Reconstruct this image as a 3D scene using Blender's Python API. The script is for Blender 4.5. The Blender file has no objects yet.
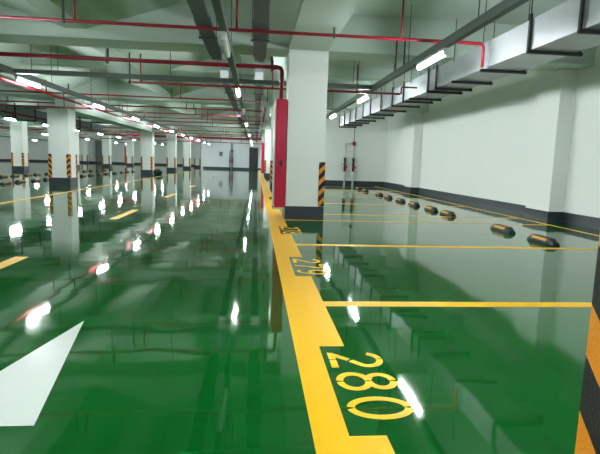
import bpy, bmesh, math, random
from mathutils import Vector, Matrix
random.seed(4)
S = bpy.context.scene
C = S.collection
PI = math.pi

# ---------------------------------------------------------------- materials
def mat(name, col, rough=.6, metal=0, spec=.5, noise=0, nscale=3, bump=0, bscale=20, emit=None, es=0, coat=0, rvar=0):
    m = bpy.data.materials.new(name); m.use_nodes = True
    N = m.node_tree.nodes; L = m.node_tree.links; b = N['Principled BSDF']
    b.inputs['Base Color'].default_value = (*col, 1)
    b.inputs['Roughness'].default_value = rough
    b.inputs['Metallic'].default_value = metal
    b.inputs['Specular IOR Level'].default_value = spec
    b.inputs['Coat Weight'].default_value = coat
    b.inputs['Coat Roughness'].default_value = .05
    if emit:
        b.inputs['Emission Color'].default_value = (*emit, 1); b.inputs['Emission Strength'].default_value = es
    tc = N.new('ShaderNodeTexCoord')
    if noise:
        n = N.new('ShaderNodeTexNoise'); n.inputs['Scale'].default_value = nscale; n.inputs['Detail'].default_value = 5
        L.new(tc.outputs['Object'], n.inputs['Vector'])
        r = N.new('ShaderNodeMapRange'); r.inputs[3].default_value = 1-noise; r.inputs[4].default_value = 1+noise
        L.new(n.outputs['Fac'], r.inputs[0])
        v = N.new('ShaderNodeVectorMath'); v.operation = 'SCALE'; v.inputs[0].default_value = col
        L.new(r.outputs[0], v.inputs['Scale']); L.new(v.outputs[0], b.inputs['Base Color'])
    if rvar:
        n = N.new('ShaderNodeTexNoise'); n.inputs['Scale'].default_value = 1.3; n.inputs['Detail'].default_value = 3
        L.new(tc.outputs['Object'], n.inputs['Vector'])
        r = N.new('ShaderNodeMapRange'); r.inputs[3].default_value = max(0, rough-rvar); r.inputs[4].default_value = rough+rvar
        L.new(n.outputs['Fac'], r.inputs[0]); L.new(r.outputs[0], b.inputs['Roughness'])
    if bump:
        n = N.new('ShaderNodeTexNoise'); n.inputs['Scale'].default_value = bscale; n.inputs['Detail'].default_value = 2
        L.new(tc.outputs['Object'], n.inputs['Vector'])
        bp = N.new('ShaderNodeBump'); bp.inputs['Strength'].default_value = 1; bp.inputs['Distance'].default_value = bump
        L.new(n.outputs['Fac'], bp.inputs['Height']); L.new(bp.outputs[0], b.inputs['Normal'])
        if coat: L.new(bp.outputs[0], b.inputs['Coat Normal'])
    return m

def stripe_mat():
    m = bpy.data.materials.new('hazard_stripes'); m.use_nodes = True
    N = m.node_tree.nodes; L = m.node_tree.links; b = N['Principled BSDF']
    tc = N.new('ShaderNodeTexCoord'); s = N.new('ShaderNodeSeparateXYZ'); L.new(tc.outputs['Object'], s.inputs[0])
    def M(op, a, c=None):
        n = N.new('ShaderNodeMath'); n.operation = op
        for i, q in enumerate((a, c)):
            if q is None: continue
            if isinstance(q, (int, float)): n.inputs[i].default_value = q
            else: L.new(q, n.inputs[i])
        return n.outputs[0]
    t = M('ADD', s.outputs[2], M('ADD', M('ADD', s.outputs[0], .012), M('ADD', s.outputs[1], .012)))
    f = M('FRACT', M('ADD', M('DIVIDE', t, .185), .054))
    g = M('GREATER_THAN', f, .53)
    mx = N.new('ShaderNodeMix'); mx.data_type = 'RGBA'
    mx.inputs[6].default_value = (.006, .008, .012, 1); mx.inputs[7].default_value = (.78, .27, .012, 1)
    L.new(g, mx.inputs[0]); L.new(mx.outputs[2], b.inputs['Base Color']); b.inputs['Roughness'].default_value = .5
    # fine diamond weave of the reflective sheet
    w = N.new('ShaderNodeTexVoronoi'); w.inputs['Scale'].default_value = 160; L.new(tc.outputs['Object'], w.inputs['Vector'])
    bp = N.new('ShaderNodeBump'); bp.inputs['Distance'].default_value = .0008; L.new(w.outputs['Distance'], bp.inputs['Height']); L.new(bp.outputs[0], b.inputs['Normal'])
    return m

M_floor = mat('green_epoxy', (.001, .082, .010), .045, spec=.55, noise=.12, nscale=.7, bump=.003, bscale=1.5, rvar=.03)
M_yel = mat('yellow_paint', (.86, .45, .0), .38, spec=.25, noise=.05, nscale=9, bump=.0015, bscale=3)
M_wht = mat('white_paint_marking', (.62, .66, .64), .2, noise=.03)
M_wall = mat('white_wall_paint', (.80, .83, .81), .7, noise=.02, nscale=1.5)
M_far = mat('grey_partition_paint', (.62, .64, .69), .6, noise=.05, nscale=1)
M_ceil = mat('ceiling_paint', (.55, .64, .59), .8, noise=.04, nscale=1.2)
M_plinth = mat('dark_blue_grey_skirting_paint', (.035, .045, .058), .3, noise=.1)
M_red = mat('red_pipe_paint', (.30, .005, .024), .35)
M_redcab = mat('red_cabinet_paint', (.50, .006, .045), .3)
M_tray = mat('grey_painted_trunking', (.13, .16, .155), .5, metal=.2, noise=.1)
M_cable = mat('purple_grey_tray_steel', (.12, .13, .165), .5, metal=.3, noise=.12, nscale=2)
M_galv = mat('galvanised_duct_steel', (.50, .52, .56), .42, metal=.55, noise=.16, nscale=2.2, bump=.002, bscale=6)
M_black = mat('black_steel', (.012, .012, .016), .5)
M_dk = mat('dark_hanger_steel', (.05, .055, .06), .5)
M_rub = mat('black_rubber', (.012, .013, .014), .45, bump=.001, bscale=60)
M_ref = mat('yellow_reflective_strip', (.62, .30, .015), .45)
M_tube = mat('lit_tube', (1, 1, 1), .4, emit=(.93, 1, .98), es=52)
M_tubeoff = mat('unlit_tube', (.75, .78, .78), .3)
M_hous = mat('white_lamp_housing', (.7, .72, .72), .4)
M_chrome = mat('bright_pipe_steel', (.62, .65, .66), .4)
M_silver = mat('silver_door_frame', (.55, .57, .58), .3, metal=.5)
M_str = stripe_mat()
M_bluegrey = mat('blue_grey_duct', (.20, .24, .27), .5, metal=.2, noise=.15)
M_grey = mat('bare_grey_concrete', (.16, .18, .18), .8, noise=.1)

# ---------------------------------------------------------------- helpers
def box(bm, a, b, bev=0):
    x0, y0, z0 = [min(a[i], b[i]) for i in range(3)]; x1, y1, z1 = [max(a[i], b[i]) for i in range(3)]
    v = [bm.verts.new(p) for p in ((x0,y0,z0),(x1,y0,z0),(x1,y1,z0),(x0,y1,z0),(x0,y0,z1),(x1,y0,z1),(x1,y1,z1),(x0,y1,z1))]
    fs = [bm.faces.new([v[i] for i in f]) for f in ((0,3,2,1),(4,5,6,7),(0,1,5,4),(1,2,6,5),(2,3,7,6),(3,0,4,7))]
    if bev:
        es = list({e for f in fs for e in f.edges})
        bmesh.ops.bevel(bm, geom=es, offset=bev, segments=2, affect='EDGES')
def tube(bm, pts, r, seg=10):
    pts = [Vector(p) for p in pts]; rings = []
    for i, p in enumerate(pts):
        d = ((pts[i]-pts[i-1]).normalized() if i else Vector()) + ((pts[i+1]-pts[i]).normalized() if i < len(pts)-1 else Vector())
        d.normalize()
        up = Vector((0,0,1)) if abs(d.z) < .9 else Vector((1,0,0))
        if rings:
            up = pu
        s = d.cross(up).normalized(); u = s.cross(d).normalized(); pu = u
        rings.append([bm.verts.new(p + r*(math.cos(2*PI*k/seg)*s + math.sin(2*PI*k/seg)*u)) for k in range(seg)])
    for a, b in zip(rings, rings[1:]):
        for k in range(seg):
            f = bm.faces.new((a[k], a[(k+1) % seg], b[(k+1) % seg], b[k])); f.smooth = True
    bm.faces.new(rings[0][::-1]); bm.faces.new(rings[-1])
def bent(p0, p1, p2, r=.06, n=5):
    """points of a pipe p0->p1->p2 with a rounded elbow at p1"""
    p0, p1, p2 = map(Vector, (p0, p1, p2)); a = p1+(p0-p1).normalized()*r; b = p1+(p2-p1).normalized()*r
    return [p0] + [a.lerp(p1, t).lerp(p1.lerp(b, t), t) for t in [i/n for i in range(n+1)]] + [p2]
def disc(bm, c, axis, r, h, seg=14):
    c = Vector(c); a = Vector(axis).normalized()
    tube(bm, [c-a*h/2, c+a*h/2], r, seg)
def mesh(bm, name):
    bmesh.ops.recalc_face_normals(bm, faces=bm.faces)
    me = bpy.data.meshes.new(name); bm.to_mesh(me); bm.free(); return me
def obj(name, bm, m, parent=None, loc=None):
    me = mesh(bm, name) if isinstance(bm, bmesh.types.BMesh) else bm
    if m is not None and not me.materials: me.materials.append(m)
    o = bpy.data.objects.new(name, me); C.objects.link(o)
    if parent: o.parent = parent
    if loc is not None: o.location = loc
    return o
def bx(name, a, b, m, parent=None, bev=0, loc=None):
    bm = bmesh.new(); box(bm, a, b, bev); return obj(name, bm, m, parent, loc)
def tag(o, label, cat, group=None):
    o['label'] = label; o['category'] = cat
    if group: o['group'] = group
    return o
def thing(name, label, cat, loc=(0,0,0), group=None):
    o = bpy.data.objects.new(name, None); C.objects.link(o); o.location = loc; o.empty_display_size = .1
    return tag(o, label, cat, group)
def struct(o, label=None):
    o['kind'] = 'structure'
    if label: o['label'] = label
    return o

# ---------------------------------------------------------------- grid (metres; lens at z = 1)
CW = .65
Xr, Xl, Xl2, Xl3 = .504, -6.70, -13.9, -21.1          # left faces of the column rows
SLAB, BEAM, SEC = 3.42, 2.83, 2.97
RW, PW = 5.86, 5.56                                     # right wall and face of its pilasters
BACK = 21.9
FARY, FARL = 50, 64
XMIN, YMIN = -30, -7

# ---------------------------------------------------------------- shell
bm = bmesh.new(); box(bm, (XMIN, YMIN, -.2), (RW, FARL, 0)); struct(obj('floor', bm, M_floor), 'glossy green epoxy car park floor')
ceil = struct(bpy.data.objects.new('ceiling', None), 'pale green-white concrete ceiling with deep beams'); C.objects.link(ceil)
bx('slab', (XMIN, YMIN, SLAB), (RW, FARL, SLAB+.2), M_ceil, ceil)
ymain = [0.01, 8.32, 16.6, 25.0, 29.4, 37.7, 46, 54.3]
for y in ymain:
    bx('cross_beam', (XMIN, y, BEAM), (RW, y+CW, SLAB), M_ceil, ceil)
def yb(x, y0, y1, z, w=CW, name='long_beam'):
    bx(name, (x, y0, z), (x+w, y1, SLAB), M_ceil, ceil)
E_ = .004
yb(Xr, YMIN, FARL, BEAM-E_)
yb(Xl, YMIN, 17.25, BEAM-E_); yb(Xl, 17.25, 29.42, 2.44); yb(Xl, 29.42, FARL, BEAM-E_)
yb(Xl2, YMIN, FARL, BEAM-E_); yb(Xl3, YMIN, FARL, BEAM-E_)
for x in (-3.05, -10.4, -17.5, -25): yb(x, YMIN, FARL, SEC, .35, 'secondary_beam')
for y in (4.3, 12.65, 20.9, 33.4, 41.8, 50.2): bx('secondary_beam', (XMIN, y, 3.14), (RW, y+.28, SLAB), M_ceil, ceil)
# sloping haunches between the slab and the long beams
def haunch(x, d, w=1.35):
    bm = bmesh.new()
    v = [bm.verts.new(p) for y in (YMIN, FARL) for p in ((x, y, SEC+.01), (x+d*w, y, SLAB-.01), (x, y, SLAB+.03))]
    bm.faces.new(v[:3]); bm.faces.new(v[3:][::-1])
    for i in range(3):
        j = (i+1) % 3; bm.faces.new((v[i], v[j], v[j+3], v[i+3]))
    obj('haunch', bm, M_ceil, ceil)
for x in (-3.05, -10.4, -17.5): haunch(x+.35, 1); haunch(x, -1)
haunch(Xr, -1, .9); haunch(Xl+CW, 1, .9); haunch(Xl, -1, .9)

H = SLAB
struct(bx('wall_right', (RW, YMIN, 0), (RW+.3, BACK+.3, H), M_wall), 'long white painted wall on the right')
struct(bx('wall_back_right', (Xr+CW+.35, BACK, 0), (RW, BACK+.3, H), M_wall), 'white wall closing the bays on the right')
struct(bx('wall_divider_right', (Xr+CW+.05, BACK, 0), (Xr+CW+.35, FARY, H), M_wall), 'white wall running back beside the aisle')
struct(bx('wall_front', (XMIN, YMIN-.3, 0), (RW, YMIN, H), M_wall), 'white wall behind the viewpoint')
struct(bx('wall_left', (XMIN-.3, YMIN, 0), (XMIN, FARL, H), M_wall), 'white wall far on the left')
struct(bx('wall_far_left', (XMIN, FARL, 0), (-5.3, FARL+.3, H), M_wall), 'pale wall at the far left end')
struct(bx('wall_far', (-5.3, FARY, 0), (Xr+CW+.35, FARY+.3, H), M_far), 'grey partition closing the aisle')
struct(bx('wall_far_return', (-5.5, FARY, 0), (-5.3, FARL, H), M_far), 'grey return wall left of the aisle end')
BH = .2
def base(name, a, b, label): struct(bx(name, (a[0], a[1], 0), (b[0], b[1], BH), M_plinth), label)
pil_y = [.0, 8.75, 17.1]
ys = [YMIN]
for y in pil_y: ys += [y, y+.8]
ys += [BACK]
for i in range(0, len(ys), 2): base('baseboard_right', (RW-.02, ys[i]), (RW, ys[i+1]-(.02 if i == len(ys)-2 else 0)), 'dark skirting band on the right wall')
base('baseboard_back_right', (Xr+CW+.35, BACK-.02), (RW, BACK), 'dark skirting band on the back right wall')
base('baseboard_far', (-5.3, FARY-.03), (Xr+CW+.05, FARY), 'dark skirting band at the aisle end')
base('baseboard_far_left', (XMIN, FARL-.03), (-5.5, FARL), 'dark skirting band on the far left wall')
base('baseboard_left', (XMIN, YMIN), (XMIN+.03, FARL-.03), 'dark skirting band on the left wall')
base('baseboard_front', (XMIN+.03, YMIN), (RW-.03, YMIN+.03), 'dark skirting band on the wall behind')
base('baseboard_divider', (Xr+CW+.03, BACK), (Xr+CW+.05, FARY-.03), 'dark skirting band beside the aisle')
for i, y in enumerate(pil_y):
    o = struct(bx('trim_%d' % (i+1), (PW, y, 0), (RW, y+.8, H), M_wall), 'white pilaster on the right wall')
    bx('skirting', (PW-.02, y-.02, 0), (RW-.021, y+.82, BH), M_plinth, o)

# ---------------------------------------------------------------- columns
PH = .235
bm = bmesh.new(); box(bm, (0, 0, PH), (CW, CW, 2.83)); shaft_me = mesh(bm, 'shaft'); shaft_me.materials.append(M_wall)
bm = bmesh.new(); box(bm, (0, 0, PH), (CW, CW, 2.44)); shaft_low = mesh(bm, 'shaft'); shaft_low.materials.append(M_wall)
bm = bmesh.new(); box(bm, (-.012, -.012, 0), (CW+.012, CW+.012, PH), .004); pl_me = mesh(bm, 'skirting'); pl_me.materials.append(M_plinth)
def guard_me():
    bm = bmesh.new(); w, t, h = .095, .012, .76
    prof = [(-t, -t), (w, -t), (w, 0), (0, 0), (0, w), (-t, w)]
    lo = [bm.verts.new((x, y, 0)) for x, y in prof]; hi = [bm.verts.new((x, y, h)) for x, y in prof]
    bm.faces.new(lo[::-1]); bm.faces.new(hi)
    for i in range(6):
        j = (i+1) % 6; bm.faces.new((lo[i], lo[j], hi[j], hi[i]))
    me = mesh(bm, 'corner_guard'); me.materials.append(M_str); return me
g_me = guard_me()
def column(x, y, label, skip=(), low=False, plain=False, ph=0):
    t = thing('concrete_column', label, 'column', (x, y, 0), 'columns of the car park')
    obj('shaft', shaft_low if low else shaft_me, None, t)
    obj('skirting', pl_me, None, t)
    for k, (cx, cy, rz) in enumerate(((0, 0, 0), (CW, 0, PI/2), (CW, CW, PI), (0, CW, -PI/2))):
        if k in skip: continue
        g = obj('corner_guard', g_me, None, t, (cx, cy, PH+.005)); g.rotation_euler.z = rz
    return t
column(Xr+.015, 8.32, 'big white column in the middle with the red cabinet on its left face', skip=(0, 3))
column(Xr+.057, .061, 'nearest column, cropped by the right edge, showing a large striped corner guard')
column(Xr, 16.6, 'white column half hidden straight behind the middle column and red cabinet')
column(Xr, 29.4, 'slim far white column left of the red cabinet, at the end of the yellow strip', skip=(3,))
column(Xl, 16.6, 'wide white column on the left with four striped guards, largest of its row', low=True)
column(Xl, 29.4, 'white column left of the aisle with a black heap at its foot', low=True)
column(Xl, 37.7, 'white column just right of and behind the one with the black heap')
column(Xl, 46, 'slim white column, fourth of the row along the left of the aisle')
column(Xl, 54.3, 'slimmest white column, next to the grey partition at the aisle end')
column(Xl2, 29.4, 'white column near the left edge, behind the black wheel stops')
column(Xl2, 37.7, 'white column mostly hidden behind the right side of the wide left column')
column(Xl2, 46, 'small white column in the second row, seen in the gap right of the wide left column')
column(Xl2, 54.3, 'small white column with a narrow red cabinet on its left side, second row')
column(Xl3, 61.9, 'tiny far white column immediately right of the wide left column')
o = thing('bare_pillar', 'dark grey bare pillar against the far left wall', 'pillar', (-19.9, 63.2, 0))
bx('shaft', (0, 0, .2), (.95, .75, BEAM), M_grey, o, .01); bx('skirting', (-.02, -.02, 0), (.97, .75, .2), M_plinth, o)

# ---------------------------------------------------------------- hydrant cabinets
def cabinet(x, y, label, z0=.225, h=1.80, d=.17, w=.66):
    t = thing('fire_hydrant_cabinet', label, 'fire cabinet', (x, y, 0), 'red fire cabinets')
    bm = bmesh.new(); box(bm, (-d, 0, z0), (0, w, z0+h), .006); obj('cabinet_body', bm, M_redcab, t)
    bm = bmesh.new(); box(bm, (-d-.016, .02, z0+.02), (-d, w-.02, z0+h-.02), .004); dr = obj('door', bm, M_silver, t)
    dr['label'] = 'silver framed cabinet door'
    bm = bmesh.new(); tube(bm, [(-d-.016, .08, 1.05), (-d-.05, .08, 1.07), (-d-.05, .08, 1.2), (-d-.016, .08, 1.22)], .008, 8); obj('handle', bm, M_chrome, dr)
    bm = bmesh.new(); n = 20
    lo = [bm.verts.new((-d/2+.005+.026*math.cos(2*PI*k/n), -.004, .955+.062*math.sin(2*PI*k/n)+0)) for k in range(n)]
    hi = [bm.verts.new((v.co.x, .002, v.co.z)) for v in lo]
    bm.faces.new(lo); bm.faces.new(hi[::-1])
    for k in range(n): bm.faces.new((lo[k], lo[(k+1) % n], hi[(k+1) % n], hi[k]))
    kn = obj('knockout_hole', bm, M_black, t); kn['label'] = 'dark oval knockout on the red side'
    for pz in (.985, .925):
        bm = bmesh.new(); disc(bm, (-d/2, -.006, pz), (0, 1, 0), .012, .006); obj('plug', bm, M_dk, kn)
    return t
cabinet(Xr+.002, 8.325, 'tall red fire hydrant cabinet on the left face of the middle column', z0=.205, h=1.82, d=.185)
cabinet(Xr-.013, 29.42, 'distant narrow red fire cabinet on the far column by the yellow strip')
cabinet(Xl2-.013, 54.32, 'tiny distant red fire cabinet on a second row column at the far left')

# ---------------------------------------------------------------- floor markings
def flat(name, polys, m, z=.0015, parent=None):
    bm = bmesh.new()
    for k_, P in enumerate(polys):
        zz = z+k_*6e-6*(len(polys) > 6)
        v = [bm.verts.new((x, y, zz)) for x, y in P]; w = [bm.verts.new((x, y, .0002)) for x, y in P]
        n = len(P); bm.faces.new(v); bm.faces.new(w[::-1])
        for i in range(n): bm.faces.new((v[i], v[(i+1) % n], w[(i+1) % n], w[i]))
    return obj(name, bm, m, parent)
# strip with the notches for the numbers
lines_y = [-1.66, .83, 3.33, 5.79, 8.27, 9.30, 11.79, 14.28, 16.62, 17.6, 20.1]
def rect(x0, y0, x1, y1): return [(x0, y0), (x1, y0), (x1, y1), (x0, y1)]
P = []
SX0, SX1, SX2 = .226, .362, .502
notches = [(-3.33, -2.5), (-.85, .03), (1.65, 2.53), (4.16, 5.02), (6.62, 7.42), (10.1, 10.95), (12.6, 13.45)]
ycur = YMIN+.05
for a, b in notches:
    P.append(rect(SX0, ycur, SX2, a)); P.append(rect(SX0, a, SX1, b)); ycur = b
P.append(rect(SX0, ycur, SX2, 48.5))
tag(flat('floor_strip', P, M_yel), 'broad yellow painted strip beside the parking bays, notched around each number', 'floor marking')
near = ['behind the viewpoint', 'beside the nearest column', 'at the far side of the number 280, reaching the nearest column',
        'at the far side of the number 279, second clear line', 'running right from the foot of the middle column',
        'just behind the middle column', 'second beyond the middle column', 'third beyond the middle column',
        'fourth beyond the middle column', 'fifth beyond the middle column', 'nearest the back wall']
for y, l in list(zip(lines_y, near))[2:]:
    tag(flat('bay_line', [rect(SX2+(.14 if 8<y<9.4 or 16<y<17.7 else 0), y-.06, 5.27, y+.06)] if not (8<y<9.4) else [rect(SX2+.66+.02 if y > 9 else SX2, y-.05, 5.27, y+(.03 if y < 9 else .05))], M_yel), 'yellow bay line, '+l, 'floor line', 'yellow bay lines')
tag(flat('wall_line', [rect(5.27, YMIN+.5, 5.34, BACK-.4)], M_yel, .0017), 'thin yellow line running along the foot of the right wall', 'floor line')
tag(flat('left_bay_line', [rect(-5.05, YMIN+.5, -4.94, 48.5)], M_yel), 'thin yellow line along the open side of the left bays', 'floor line')
dl = ['cropped by the left edge', 'in the aisle between the left lamp reflections', 'further up the aisle', 'far up the aisle', 'fifth up the aisle', 'sixth up the aisle', 'seventh up the aisle']
for i in range(7):
    y = 3.38+4.53*i
    tag(flat('centre_dash', [rect(-2.31, y, -2.18, y+1.48)], M_yel), 'yellow centre line dash '+dl[i], 'floor line', 'aisle centre dashes')
tag(flat('direction_arrow', [[(-1.022, 2.954), (-1.243, 1.766), (-.801, 1.766)], rect(-1.09, .1, -.955, 1.766)], M_wht), 'white straight-on arrow painted on the green floor at lower left', 'arrow')

# stencilled numbers (u = reading direction, towards the viewer; v = up, towards +x)
def stroke(pts, w=.034, closed=False):
    pts = [Vector((a, b)) for a, b in pts]; out = []; n = len(pts); Lf = []; Rt = []
    for i in range(n):
        a = pts[i-1] if i > 0 else None; b = pts[i+1] if i < n-1 else None
        d = Vector((0, 0))
        if a is not None: d += (pts[i]-a).normalized()
        if b is not None: d += (b-pts[i]).normalized()
        d.normalize(); nn = Vector((-d.y, d.x))*w/2; Lf.append(pts[i]+nn); Rt.append(pts[i]-nn)
    for i in range(n-1): out.append([tuple(Lf[i]), tuple(Lf[i+1]), tuple(Rt[i+1]), tuple(Rt[i])])
    return out
def arc(cx, cy, rx, ry, a0, a1, n=14):
    return [(cx+rx*math.cos(math.radians(a0+(a1-a0)*i/n)), cy+ry*math.sin(math.radians(a0+(a1-a0)*i/n))) for i in range(n+1)]
W_, H_ = .187, .277; r = .017
def halfring(cx, cy, rx, ry, g=5):
    return stroke(arc(cx, cy, rx, ry, 90+g, 270-g)) + stroke(arc(cx, cy, rx, ry, 90-g, -90+g))
def d0(): return halfring(W_/2, H_/2, W_/2-r, H_/2-r)
def d8(): return halfring(W_/2, .080, W_/2-r, .080-r+.004) + halfring(W_/2, .205, W_/2-r-.008, .0725-r+.003)
def d2(): return stroke(arc(W_/2, .19, W_/2-r, .087-r, 165, 98)) + stroke(arc(W_/2, .19, W_/2-r, .087-r, 92, -25, 10)+[(.118, .120), (.105, .108)]) + \
                 stroke([(.095, .098), (.02, .018), (.02, .017)]) + [[(0, 0), (.088, 0), (.088, .036), (.015, .036)], [(.098, 0), (W_, 0), (W_, .036), (.098, .036)]]
def d7(): return [[(0, .241), (.088, .241), (.088, H_), (0, H_)], [(.098, .241), (W_, .241), (W_, H_), (.098, H_)]] + stroke([(.168, .236), (.115, .135)]) + stroke([(.110, .125), (.06, 0)])
def d9(): return halfring(W_/2, .190, W_/2-r, .087-r) + stroke([(W_-r, .185), (W_-r-.004, .135), (.135, .065)]) + stroke([(.130, .055), (.10, .022), (.075, .017), (.03, .03)])
DG = {'0': d0, '2': d2, '7': d7, '8': d8, '9': d9}
for num, y0, l in (('280', 2.44, 'large yellow stencilled bay number 280 on the green floor in front'),
                   ('279', 4.915, 'yellow stencilled bay number 279, next bay up from 280'),
                   ('278', 7.36, 'foreshortened yellow stencilled bay number 278 near the foot of the middle column')):
    t = thing('bay_number', l, 'bay number', (.391, y0, 0), 'stencilled bay numbers')
    for i, ch in enumerate(num):
        flat('digit', [[(v, -(u+i*.245)) for u, v in Q] for Q in DG[ch]()], M_yel, .0016, t)

# ---------------------------------------------------------------- wheel stops
def stop_parts():
    bm = bmesh.new(); L_, w, h = .30, .075, .09
    prof = [(-w, 0), (-w, .035), (-w*.62, h), (w*.62, h), (w, .035), (w, 0)]
    xs = [(-L_, .78, .45), (-L_+.10, 1, 1), (L_-.10, 1, 1), (L_, .78, .45)]
    rings = [[bm.verts.new((px*sx, y, pz*sz)) for px, pz in prof] for y, sx, sz in xs]
    for a, b in zip(rings, rings[1:]):
        for k in range(6): bm.faces.new((a[k], a[(k+1) % 6], b[(k+1) % 6], b[k]))
    bm.faces.new(rings[0]); bm.faces.new(rings[-1][::-1])
    bmesh.ops.bevel(bm, geom=list(bm.edges), offset=.006, segments=1, affect='EDGES')
    body = mesh(bm, 'rubber_body'); body.materials.append(M_rub)
    sts = []
    for s in (-1, 1):
        bm = bmesh.new()
        p = [(s*(w*.93), .046), (s*(w*.69), .079)]
        for y0, y1 in ((-.17, .17),):
            v = [bm.verts.new((p[0][0], y0, p[0][1])), bm.verts.new((p[0][0], y1, p[0][1])), bm.verts.new((p[1][0], y1, p[1][1])), bm.verts.new((p[1][0], y0, p[1][1]))]
            q = [bm.verts.new(a.co+Vector((s*.004, 0, .003))) for a in v]
            bm.faces.new(v); bm.faces.new(q[::-1])
            for i in range(4): bm.faces.new((v[i], v[(i+1) % 4], q[(i+1) % 4], q[i]))
        st = mesh(bm, 'reflective_strip'); st.materials.append(M_ref); sts.append(st)
    bm = bmesh.new()
    for y in (-.25, .25): disc(bm, (0, y, .075), (0, 0, 1), .012, .012, 8)
    bo = mesh(bm, 'bolt'); bo.materials.append(M_dk)
    return body, sts, bo
SB, SS, SO = stop_parts()
def wheel_stop(x, y, label, group):
    t = thing('wheel_stop', label, 'wheel stop', (x, y, 0), group)
    obj('rubber_body', SB, None, t); [obj('reflective_strip', q, None, t) for q in SS]
    return t
ord_ = ['nearest', 'second', 'third', 'fourth', 'fifth', 'sixth', 'seventh', 'eighth', 'ninth', 'tenth', 'eleventh', 'twelfth', 'thirteenth', 'fourteenth', 'fifteenth', 'sixteenth', 'seventeenth', 'eighteenth', 'nineteenth', 'twentieth']
for i, y in enumerate((6.25, 7.35, 9.6, 10.55, 11.75, 12.9, 14.15, 15.2, 17.2, 18.4)):
    wheel_stop(3.93, y, 'black rubber wheel stop with yellow strip, %s of the line along the right wall' % ord_[i], 'wheel stops by the right wall')
for i, y in enumerate((16.4, 17.4, 18.6, 19.6, 21.1, 22.2, 23.5, 24.6, 26.0, 27.1, 28.6, 30.2, 31.4, 32.8)):
    wheel_stop(-7.98, y, 'black wheel stop on the far left, %s of the front line' % ord_[i], 'wheel stops on the left, front line')
for i, y in enumerate((20.7, 21.7, 22.9, 23.8, 25.0, 26.2, 27.5, 28.7, 30.2, 31.3, 32.8, 34.1, 35.5)):
    wheel_stop(-10.15, y, 'small black wheel stop on the far left, %s of the rear line' % ord_[i], 'wheel stops on the left, rear line')

# ---------------------------------------------------------------- lamps
LL = 1.0
bm = bmesh.new(); box(bm, (-.035, -LL/2, .025), (.035, LL/2, .065), .004); lh = mesh(bm, 'housing'); lh.materials.append(M_hous)
def tube_me(m):
    bm = bmesh.new()
    tube(bm, [(0, -LL/2+.02, 0), (0, LL/2-.02, 0)], .03, 12)
    me = mesh(bm, 'tube'); me.materials.append(m); return me
t_on, t_off = tube_me(M_tube), tube_me(M_tubeoff)
bm = bmesh.new(); box(bm, (-.026, -.01, -.028), (.026, .01, .03), .003); lc = mesh(bm, 'end_cap'); lc.materials.append(M_hous)
def lamp(x, y, label, group, on=True, z=2.385):
    t = thing('tube_lamp', label, 'lamp', (x, y, z), group)
    obj('housing', lh, None, t); obj('end_cap', lc, None, t, (0, -LL/2+.01, 0)); obj('end_cap', lc, None, t, (0, LL/2-.01, 0))
    obj('tube', t_on if on else t_off, None, t)
def lamp_row(x, ys, where, off=(), z=2.385):
    for i, y in enumerate(ys):
        lamp(x, y, '%s tube lamp, %s of the row under %s' % ('unlit' if i in off else 'bright white', ord_[i], where), 'tube lamps under '+where, i not in off, z)
lamp_row(2.31, [-1.8, 2.38, 6.57, 10.74, 14.9, 19.0], 'the right-hand trunking')
lamp_row(-.4, [-1.8, 2.2, 6.37, 10.51, 14.8, 19.7, 23.9, 28.2, 32.2, 36.1, 40.2, 44.3, 47.4], 'the central trunking', off=(2, 4, 6, 8))  # a lamp near the far end is added to brighten the partition
lamp_row(-4.55, [-1.8, 2.2, 6.33, 10.45, 14.8, 19.1, 23, 27, 31, 35, 39.2, 43.6, 47.8], 'the trunking left of the aisle')  # final lamp added for more light at the aisle end
lamp_row(-10.35, [3, 7, 11, 15, 18.5, 21.95, 25.6, 29.5, 33.9, 38.3, 42.9, 47, 51.3, 55.5, 59.7], 'the far-left trunking')  # lamps at the far end added to brighten the walls there
lamp_row(-15.2, [8, 12, 16, 20, 24, 28.3, 32.7, 37.2, 41.5, 46, 51, 55.2, 59.5], 'the second far-left trunking')  # farthest lamps are extra, put in to light the far walls
lamp_row(-24, [12, 18, 24, 30, 36, 42, 47, 52, 56, 60], 'the added outermost left trunking')  # whole row added to brighten the far-left walls

# trunking carrying the lamps
def trunk(a, b, label, rods, w=.042, z0=2.45, z1=2.55, cuts=()):
    t = thing('lighting_trunking', label, 'trunking', ((a[0]+b[0])/2, a[1], z0), 'steel trunking carrying cables and lamps')
    ox, oy = t.location.x, t.location.y
    alongx = abs(a[0]-b[0]) > abs(a[1]-b[1])
    if alongx:
        e = [a[0]] + [q for c in cuts for q in (c-.043, c+.043)] + [b[0]]
        for x0, x1 in zip(e[::2], e[1::2]): bx('channel', (x0-ox, -w, 0), (x1-ox, w, z1-z0), M_tray, t, .004)
    else: bx('channel', (-w, 0, 0), (w, b[1]-a[1], z1-z0), M_tray, t, .006)
    for q in rods:
        bm = bmesh.new()
        p = (q-ox, 0) if alongx else (0, q-oy)
        tube(bm, [(p[0], p[1], z1-z0-.01), (p[0], p[1], SLAB-z0)], .006, 6)
        obj('hanger_rod', bm, M_dk, t)
trunk((2.31, YMIN+.1), (2.31, 19.6), 'grey trunking with lamps running above the right-hand bays', [1.2, 5.2, 7.6, 11.4, 15.2])
trunk((-.4, YMIN+.1), (-.4, 48), 'grey trunking with lamps running up the middle of the aisle ceiling', [1.5, 7.6, 11.6, 15.8, 24, 32, 42])
trunk((-4.55, YMIN+.1), (-4.55, 49), 'grey trunking with lamps running above the left of the aisle', [1.5, 7.6, 11.6, 15.8, 24, 32, 42])
trunk((-10.35, 1), (-10.35, 61), 'grey trunking with lamps over the far-left bays', [5, 12, 19, 27, 35])
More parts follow.
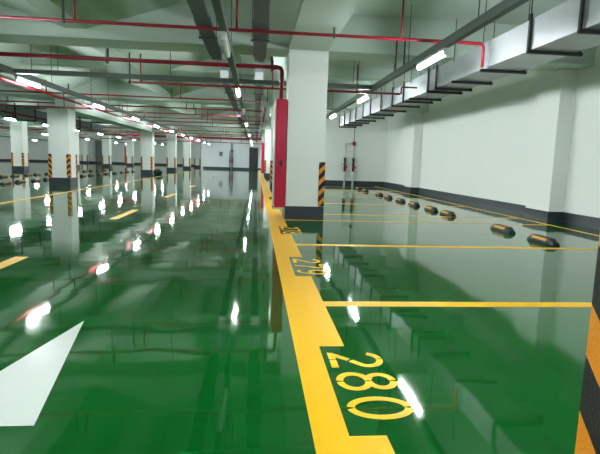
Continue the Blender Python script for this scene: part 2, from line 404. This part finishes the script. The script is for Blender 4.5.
trunk((-15.2, 6), (-15.2, 61), 'grey trunking with lamps over the second far-left lane', [12, 21, 30, 38.6])
trunk((-24, 10), (-24, 61.5), 'grey trunking with added lamps near the far-left wall', [20, 40])
trunk((-8.9, 9.86), (2.265, 9.86), 'grey cross trunking spanning the aisle behind the first deep beam', [-8.3, -3.75, -2.87, -1.67, 1.35, 1.9], w=.06, z0=2.47, z1=2.55, cuts=(-4.55, -.4))

# wide cable trays
def cable_tray(x, label, w, segs):
    t = thing('cable_tray', label, 'cable tray', (x, YMIN+.1, 0), 'wide covered cable trays over the aisle')
    oy = YMIN+.1
    for (y0, y1, z, ww) in segs:
        bm = bmesh.new(); box(bm, (-ww, y0-oy, z), (ww, y1-oy, z+.06), .005); obj('tray_section', bm, M_cable, t)
    for (y0, z0, y1, z1, ww) in ((9.15, 2.75, 9.5, 2.9, w*.85), (10.98, 2.9, 11.14, 2.72, w*.85)):
        bm = bmesh.new()
        v = [bm.verts.new((sx*ww, y-oy, z+dz)) for y, z in ((y0, z0), (y1, z1)) for sx in (-1, 1) for dz in (0, .06)]
        for f in ((0,1,3,2), (4,6,7,5), (0,2,6,4), (1,5,7,3), (0,4,5,1), (2,3,7,6)): bm.faces.new([v[i] for i in f])
        obj('riser_section', bm, M_galv, t)  # paler steel than the tray; the lit look is put into the colour
    for y in (2.1, 5.1, 7.4, 13.2, 18, 24, 31, 39):
        z = 2.72
        bm = bmesh.new(); box(bm, (-w-.03, y-.02-oy, z-.012), (w+.03, y+.02-oy, z+.012)); 
        for s in (-1, 1): tube(bm, [(s*(w+.015), y-oy, z), (s*(w+.015), y-oy, SLAB if s else z)], .005, 6)
        obj('trapeze_hanger', bm, M_dk, t)
segs = lambda w: [(YMIN+.1, 5.2, 2.745, w), (5.2, 6.6, 2.75, w*.88), (6.6, 8.75, 2.742, w), (8.75, 9.15, 2.75, w*.85), (9.5, 10.98, 2.9, w*.85), (11.14, 48, 2.72, w*.85)]
cable_tray(-.72, 'purple-grey cable tray left of the central lamps', .105, segs(.105))
cable_tray(.03, 'dark grey cable tray right of the central lamps, beside the deep beam', .105, segs(.105))

# ---------------------------------------------------------------- sprinkler pipes
def sprinkler(y, x0, x1, z, r, label, risers=(), hangers=(), m=M_red, drop=None):
    t = thing('sprinkler_pipe', label, 'pipe', (x0, y, z), 'red sprinkler pipes across the ceiling')
    bm = bmesh.new()
    if drop: tube(bm, bent((0, 0, 0), (x1-x0, 0, 0), (x1-x0, 0, drop-z), .07), r)
    else: tube(bm, [(0, 0, 0), (x1-x0, 0, 0)], r)
    obj('main_pipe', bm, m, t)
    for x in risers:
        bm = bmesh.new(); tube(bm, [(x-x0, 0, 0), (x-x0, 0, .52)], .014, 8); disc(bm, (x-x0, 0, .03), (0, 0, 1), .022, .03, 8); disc(bm, (x-x0, 0, .53), (0, 0, 1), .022, .01, 8)
        obj('riser', bm, m, t)
    for x in hangers:
        bm = bmesh.new(); box(bm, (x-x0-.012, -.01, -r-.012), (x-x0+.012, .01, BEAM-z+.14 if abs(y-8.6) > .4 else SLAB-z)); disc(bm, (x-x0, 0, 0), (1, 0, 0), r+.007, .03, 12)
        obj('hanger', bm, M_dk, t)
sprinkler(6.87, -8.8, 3.16, 2.72, .022, 'red pipe crossing in front of the middle column, nearest the viewer', risers=(-6.2, -2.38, -.29, 1.97), hangers=(-7.5, -2.52, 1.03), drop=2.40)
t = thing('hydrant_feed_pipe', 'dark red pipe bending down into the top of the red cabinet', 'pipe', (-8.8, 8.93, 2.64))
bm = bmesh.new(); tube(bm, bent((0, 0, 0), (9.23, 0, 0), (9.23, 0, -.6), .09, 8), .036, 12); obj('main_pipe', bm, M_red, t)
bm = bmesh.new(); disc(bm, (9.23, 0, -.56), (0, 0, 1), .055, .03); obj('coupling', bm, M_red, t); bm = bmesh.new(); disc(bm, (9.1, 0, 0), (1, 0, 0), .046, .04); obj('coupling', bm, M_red, t)
for x in (-7.1, -4.7, -2.58, .25):
    bm = bmesh.new(); box(bm, (x+8.8-.018, .04, -.07), (x+8.8+.018, .062, SLAB-2.64)); box(bm, (x+8.8-.018, -.04, -.07), (x+8.8+.018, .06, -.04)); obj('hanger', bm, M_dk, t)
sprinkler(9.97, -2.5, 2.9, 2.422, .022, 'bright red pipe running just under the cross trunking', risers=(-2.25, .3, 2.0), hangers=(-2.46, 1.2))
t = thing('sprinkler_offset_pipe', 'small red pipe loop stepping up beside the galvanised duct', 'pipe', (2.72, 9.97, 2.422))
bm = bmesh.new(); tube(bm, bent((.2, 0, 0), (.2, 0, .14), (.52, 0, .14), .03), .018); obj('main_pipe', bm, M_red, t)
rows = [(14.64, 2.70), (17.5, 2.70), (19.8, 2.70), (22.0, 2.70), (24.1, 2.7), (26.8, 2.7), (31.3, 2.7), (34.4, 2.68), (36.9, 2.7), (40, 2.7), (43.2, 2.7)]
for i, (y, z) in enumerate(rows):
    sprinkler(y, -8.8 if y < 30.5 else -16-(i % 3), .2 if y > 13 else 2.9, z, .021, 'dark red sprinkler pipe crossing the aisle, %s beyond the cross trunking' % ord_[i].replace('nearest', 'first'), risers=(-5.9+.05*i, -2.2+.02*i, .3), hangers=(-2.45+.02*i, -5.3, -8.3))
def longpipe(x, y0, y1, z, r, label, m=M_red, hang=()):
    t = thing('water_main_pipe', label, 'pipe', (x, y0, z), 'pipes running the length of the car park')
    bm = bmesh.new(); tube(bm, [(0, 0, 0), (0, y1-y0, 0)], r, 12); obj('main_pipe', bm, m, t)
    for y in hang:
        bm = bmesh.new(); tube(bm, [(0, y-y0, r-.01), (0, y-y0, SLAB-z)], .007, 6); disc(bm, (0, y-y0, 0), (0, 1, 0), r+.008, .03, 12); obj('hanger', bm, M_dk, t)
longpipe(-4.8, 5, 39.0, 2.37, .028, 'bright red main pipe beside the lamps left of the aisle', hang=(8, 11.2, 15, 19, 24, 30, 36, 42))
longpipe(-8.6, 14, 39.0, 2.38, .03, 'red main pipe over the far-left bays', hang=(18, 26, 34, 42))
longpipe(-14.6, 12, 50, 2.38, .035, 'red main pipe over the second far-left lane', hang=(20, 30, 38.3))
t = thing('water_main_pipe', 'thick red main pipe crossing high in front of the grey partition', 'pipe', (-12, 39.2, 2.63), 'pipes running the length of the car park')
bm = bmesh.new(); tube(bm, [(0, 0, 0), (12.4, 0, 0)], .065, 14); obj('main_pipe', bm, M_red, t)
bm = bmesh.new(); tube(bm, [(0, .0, -.345), (12.4, .0, -.345)], .03, 10); obj('branch_pipe', bm, M_red, t)
for x in (1.5, 4.2, 6.0, 7.6, 9.2, 10.8):
    bm = bmesh.new(); box(bm, (x-.02, .07, -.38), (x+.02, .09, SLAB-2.63)); obj('hanger', bm, M_dk, t)
sprinkler(15.9, -8.5, -5.05, 2.42, .026, 'short red branch pipe passing in front of the wide left column top', risers=(), hangers=(-5.9,))

# ---------------------------------------------------------------- galvanised duct
DX0, DX1, DZ0, DZ1 = 3.30, 3.90, 2.43, 2.80
t = thing('air_duct', 'galvanised rectangular air duct hung along the right-hand bays', 'duct', (DX0, -4, DZ0))
edges = [-4, -.2, 2.0, 4.62, 6.98, 9.5, 12, 14.5, 17, 19.7]
for a, b in zip(edges, edges[1:]):
    bm = bmesh.new(); box(bm, (0, a+4+.004, 0), (DX1-DX0, b+4-.004, DZ1-DZ0), .004)
    obj('duct_section', bm, M_galv, t)
for a in edges[1:-1]:
    bm = bmesh.new(); box(bm, (-.014, a+4-.012, -.012), (DX1-DX0+.014, a+4+.012, DZ1-DZ0+.012)); obj('flange', bm, M_galv, t)
bars = [1.4, 3.2, 4.93, 5.89, 7.14, 8.2, 8.98, 9.41, 10.5, 11.0, 11.9, 13.0, 14.18, 15.2, 16.3, 17.3, 18.4, 19.5]
for i, y in enumerate(bars):
    h = bpy.data.objects.new('trapeze_hanger', None)
    bm = bmesh.new(); w = .022
    box(bm, (-.04, y+4-w, -.042), (DX1-DX0+.07, y+4+w, -.002))
    if i not in (4, 5, 8): box(bm, (-.04, y+4-.018, -.04), (-.012, y+4+.018, DZ1-DZ0+.05))
    box(bm, (DX1-DX0+.02, y+4-.018, -.04), (DX1-DX0+.05, y+4+.018, DZ1-DZ0+.05))
    rod = SLAB-DZ0
    tube(bm, [(-.026, y+4, .3), (-.026, y+4, rod)], .006, 6); tube(bm, [(DX1-DX0+.035, y+4, .3), (DX1-DX0+.035, y+4, rod)], .006, 6)
    obj('trapeze_hanger', bm, M_black, t)
# paired rods dropping beside the trunking
t = thing('conduit_drop', 'pair of grey conduits dropping from the ceiling to the right-hand trunking', 'conduit', (2.35, 8.2, 2.56))
for dx in (-.07, .07):
    bm = bmesh.new(); tube(bm, [(dx, 0, 0), (dx, 0, .50)], .014, 8); disc(bm, (dx, 0, .50), (0, 0, 1), .02, .03, 8); obj('conduit', bm, M_dk, t)

# blue-grey duct over the left bays
t = thing('air_duct', 'blue-grey air duct with ladder-like hangers over the left bays', 'duct', (-9.35, 6, 2.33))
for a, b in ((0, 6), (6, 12), (12, 18), (18, 24)):
    bm = bmesh.new(); box(bm, (-.35, a+.01, 0), (.35, b-.01, .42), .006); obj('duct_section', bm, M_bluegrey, t)
for y in [1.5+1.7*k for k in range(13)]:
    bm = bmesh.new(); box(bm, (-.4, y-.03, -.05), (.4, y+.03, -.005)); box(bm, (.37, y-.03, -.05), (.4, y+.03, .5)); box(bm, (-.4, y-.03, -.05), (-.37, y+.03, .5)); obj('trapeze_hanger', bm, M_black, t)

# ---------------------------------------------------------------- valve stand at the back right wall
def valve_stand(x0, x1, y, label, top=2.75, pm=M_chrome, s=1):
    t = thing('sprinkler_valve_stand', label, 'valve stand', ((x0+x1)/2, y, 0), 'fire valve stands')
    hw = (x1-x0)/2
    for sx in (-1, 1):
        bm = bmesh.new(); X = sx*hw
        tube(bm, [(X, 0, 0), (X, 0, .62)], .038, 10)
        disc(bm, (X, 0, .01), (0, 0, 1), .055, .02)
        obj('standpipe', bm, pm, t)
        bm = bmesh.new(); tube(bm, [(X, 0, 1.22), (X, 0, 1.78 if sx < 0 else 1.8)], .038, 10); obj('standpipe', bm, pm, t)
        bm = bmesh.new()
        tube(bm, [(X, 0, .62), (X, 0, 1.22)], .045, 12)
        for z in (.64, .74, .90, .96, 1.10, 1.20): disc(bm, (X, 0, z), (0, 0, 1), .075, .03, 14)
        tube(bm, [(X, 0, 1.03), (X, -.13, 1.03)], .035, 10)
        v = obj('valve', bm, M_black, t)
        bm = bmesh.new(); tube(bm, [(X, 0, .82), (X, -.12, .82)], .02, 8); disc(bm, (X, -.13, .82), (0, 1, 0), .085, .025, 16); hnd = obj('handwheel', bm, M_red, v)
    bm = bmesh.new(); tube(bm, bent((-hw, 0, 1.76), (-hw, 0, 1.86), (hw, 0, 1.86), .05), .034, 10); obj('header_pipe', bm, pm, t)
    bm = bmesh.new(); tube(bm, [(-hw-.14, .02, 1.52), (hw+.03, .02, 1.52)], .014, 8); obj('brace_bar', bm, M_chrome, t); bm = bmesh.new(); tube(bm, [(-hw-.03, .02, .38), (hw+.03, .02, .38)], .012, 8); obj('brace_bar', bm, M_chrome, t)
    bm = bmesh.new(); disc(bm, (hw, 0, 1.86), (0, 0, 1), .075, .17, 14); disc(bm, (hw, -.06, 1.86), (0, 1, 0), .05, .1); obj('coupling', bm, M_red, t)
    bm = bmesh.new(); tube(bm, [(hw, 0, 1.92), (hw, 0, top)], .016, 8); obj('rising_pipe', bm, M_dk, t)
    bm = bmesh.new(); tube(bm, [(-hw-.03, -.03, .7), (-hw-.16, -.03, .74), (-hw-.16, -.03, .95)], .01, 6); disc(bm, (-hw-.16, -.05, .98), (0, 1, 0), .04, .02); obj('pressure_gauge', bm, M_chrome, t)
valve_stand(3.97, 4.35, 21.72, 'pair of white standpipes with black valves at the back right wall', top=SLAB-.01)
valve_stand(-2.62, -2.34, 49.8, 'pair of dark valve pipes in the middle of the distant grey partition', top=2.6, pm=M_dk)
t = thing('control_box', 'small dark box on the distant grey partition, left of the valve pipes', 'box', (-3.52, 49.95, 1.3))
bx('box_body', (-.17, -.1, 0), (.17, .05, .42), M_dk, t, .01); bx('box_door', (-.15, -.115, .02), (.15, -.1, .4), M_grey, t)
t = thing('dark_opening', 'black panel painted as a dark opening, right end of the distant grey partition', 'door', (-.2, 49.94, 0))  # black panel put in for the darkness of an opening
bx('black_panel', (-.42, -.03, .02), (.32, .02, 2.15), M_black, t); bx('opening_frame', (-.5, -.02, 0), (-.42, .06, 2.2), M_dk, t); bx('opening_frame', (.32, -.02, 0), (.4, .06, 2.2), M_dk, t); bx('opening_frame', (-.5, -.02, 2.15), (.4, .06, 2.23), M_dk, t)

# partition seams
pt = thing('partition_post', 'blue-grey post splitting the distant grey partition above the valve pipes', 'post', (-2.48, 49.93, 0))
bx('post_shaft', (-.05, -.03, 0), (.05, .07, 2.6), M_bluegrey, pt)

# black heap by the second left column
bm = bmesh.new()
bmesh.ops.create_icosphere(bm, subdivisions=3, radius=.3)
rr = random.Random(3)
for v in bm.verts:
    c = v.co; k = 1+.13*math.sin(9*c.x+2)*math.cos(8*c.y)+rr.uniform(-.05, .05)
    c.x *= 1.1*k; c.y *= k; c.z = max(-.24, c.z*k*(.9 if c.z > 0 else 1))
    if c.z > .2: c.x *= .75; c.y *= .75
bmesh.ops.scale(bm, vec=(.9, .8, .62), verts=bm.verts)
bag = obj('rubbish_bag', bm, M_rub, loc=(-5.68, 29.25, .149)); tag(bag, 'black rubbish heap on the floor beside a left column', 'bag')

# ---------------------------------------------------------------- world, camera
w = bpy.data.worlds.new('dim'); S.world = w; w.use_nodes = True
w.node_tree.nodes['Background'].inputs[0].default_value = (.5, .55, .55, 1); w.node_tree.nodes['Background'].inputs[1].default_value = .02
cam = bpy.data.cameras.new('camera'); co = bpy.data.objects.new('camera', cam); C.objects.link(co); S.camera = co
f, yaw, pitch, roll = 486.4, .0935, .1339, .03097
cam.sensor_fit = 'HORIZONTAL'; cam.sensor_width = 36; cam.lens = 36*f/600; cam.clip_start = .02
fw = Vector((math.sin(yaw)*math.cos(pitch), math.cos(yaw)*math.cos(pitch), -math.sin(pitch)))
rt = Vector((math.cos(yaw), -math.sin(yaw), 0)); up = rt.cross(fw)
c_, s_ = math.cos(roll), math.sin(roll)
r2 = c_*rt+s_*up; u2 = -s_*rt+c_*up
Mx = Matrix((r2, u2, -fw)).transposed().to_4x4(); Mx.translation = (0, 0, 1)
co.matrix_world = Mx
S.view_settings.view_transform = 'Standard'; S.view_settings.look = 'None'; S.view_settings.gamma = 1
S.view_settings.use_curve_mapping = False
S.view_settings.exposure = 2.0
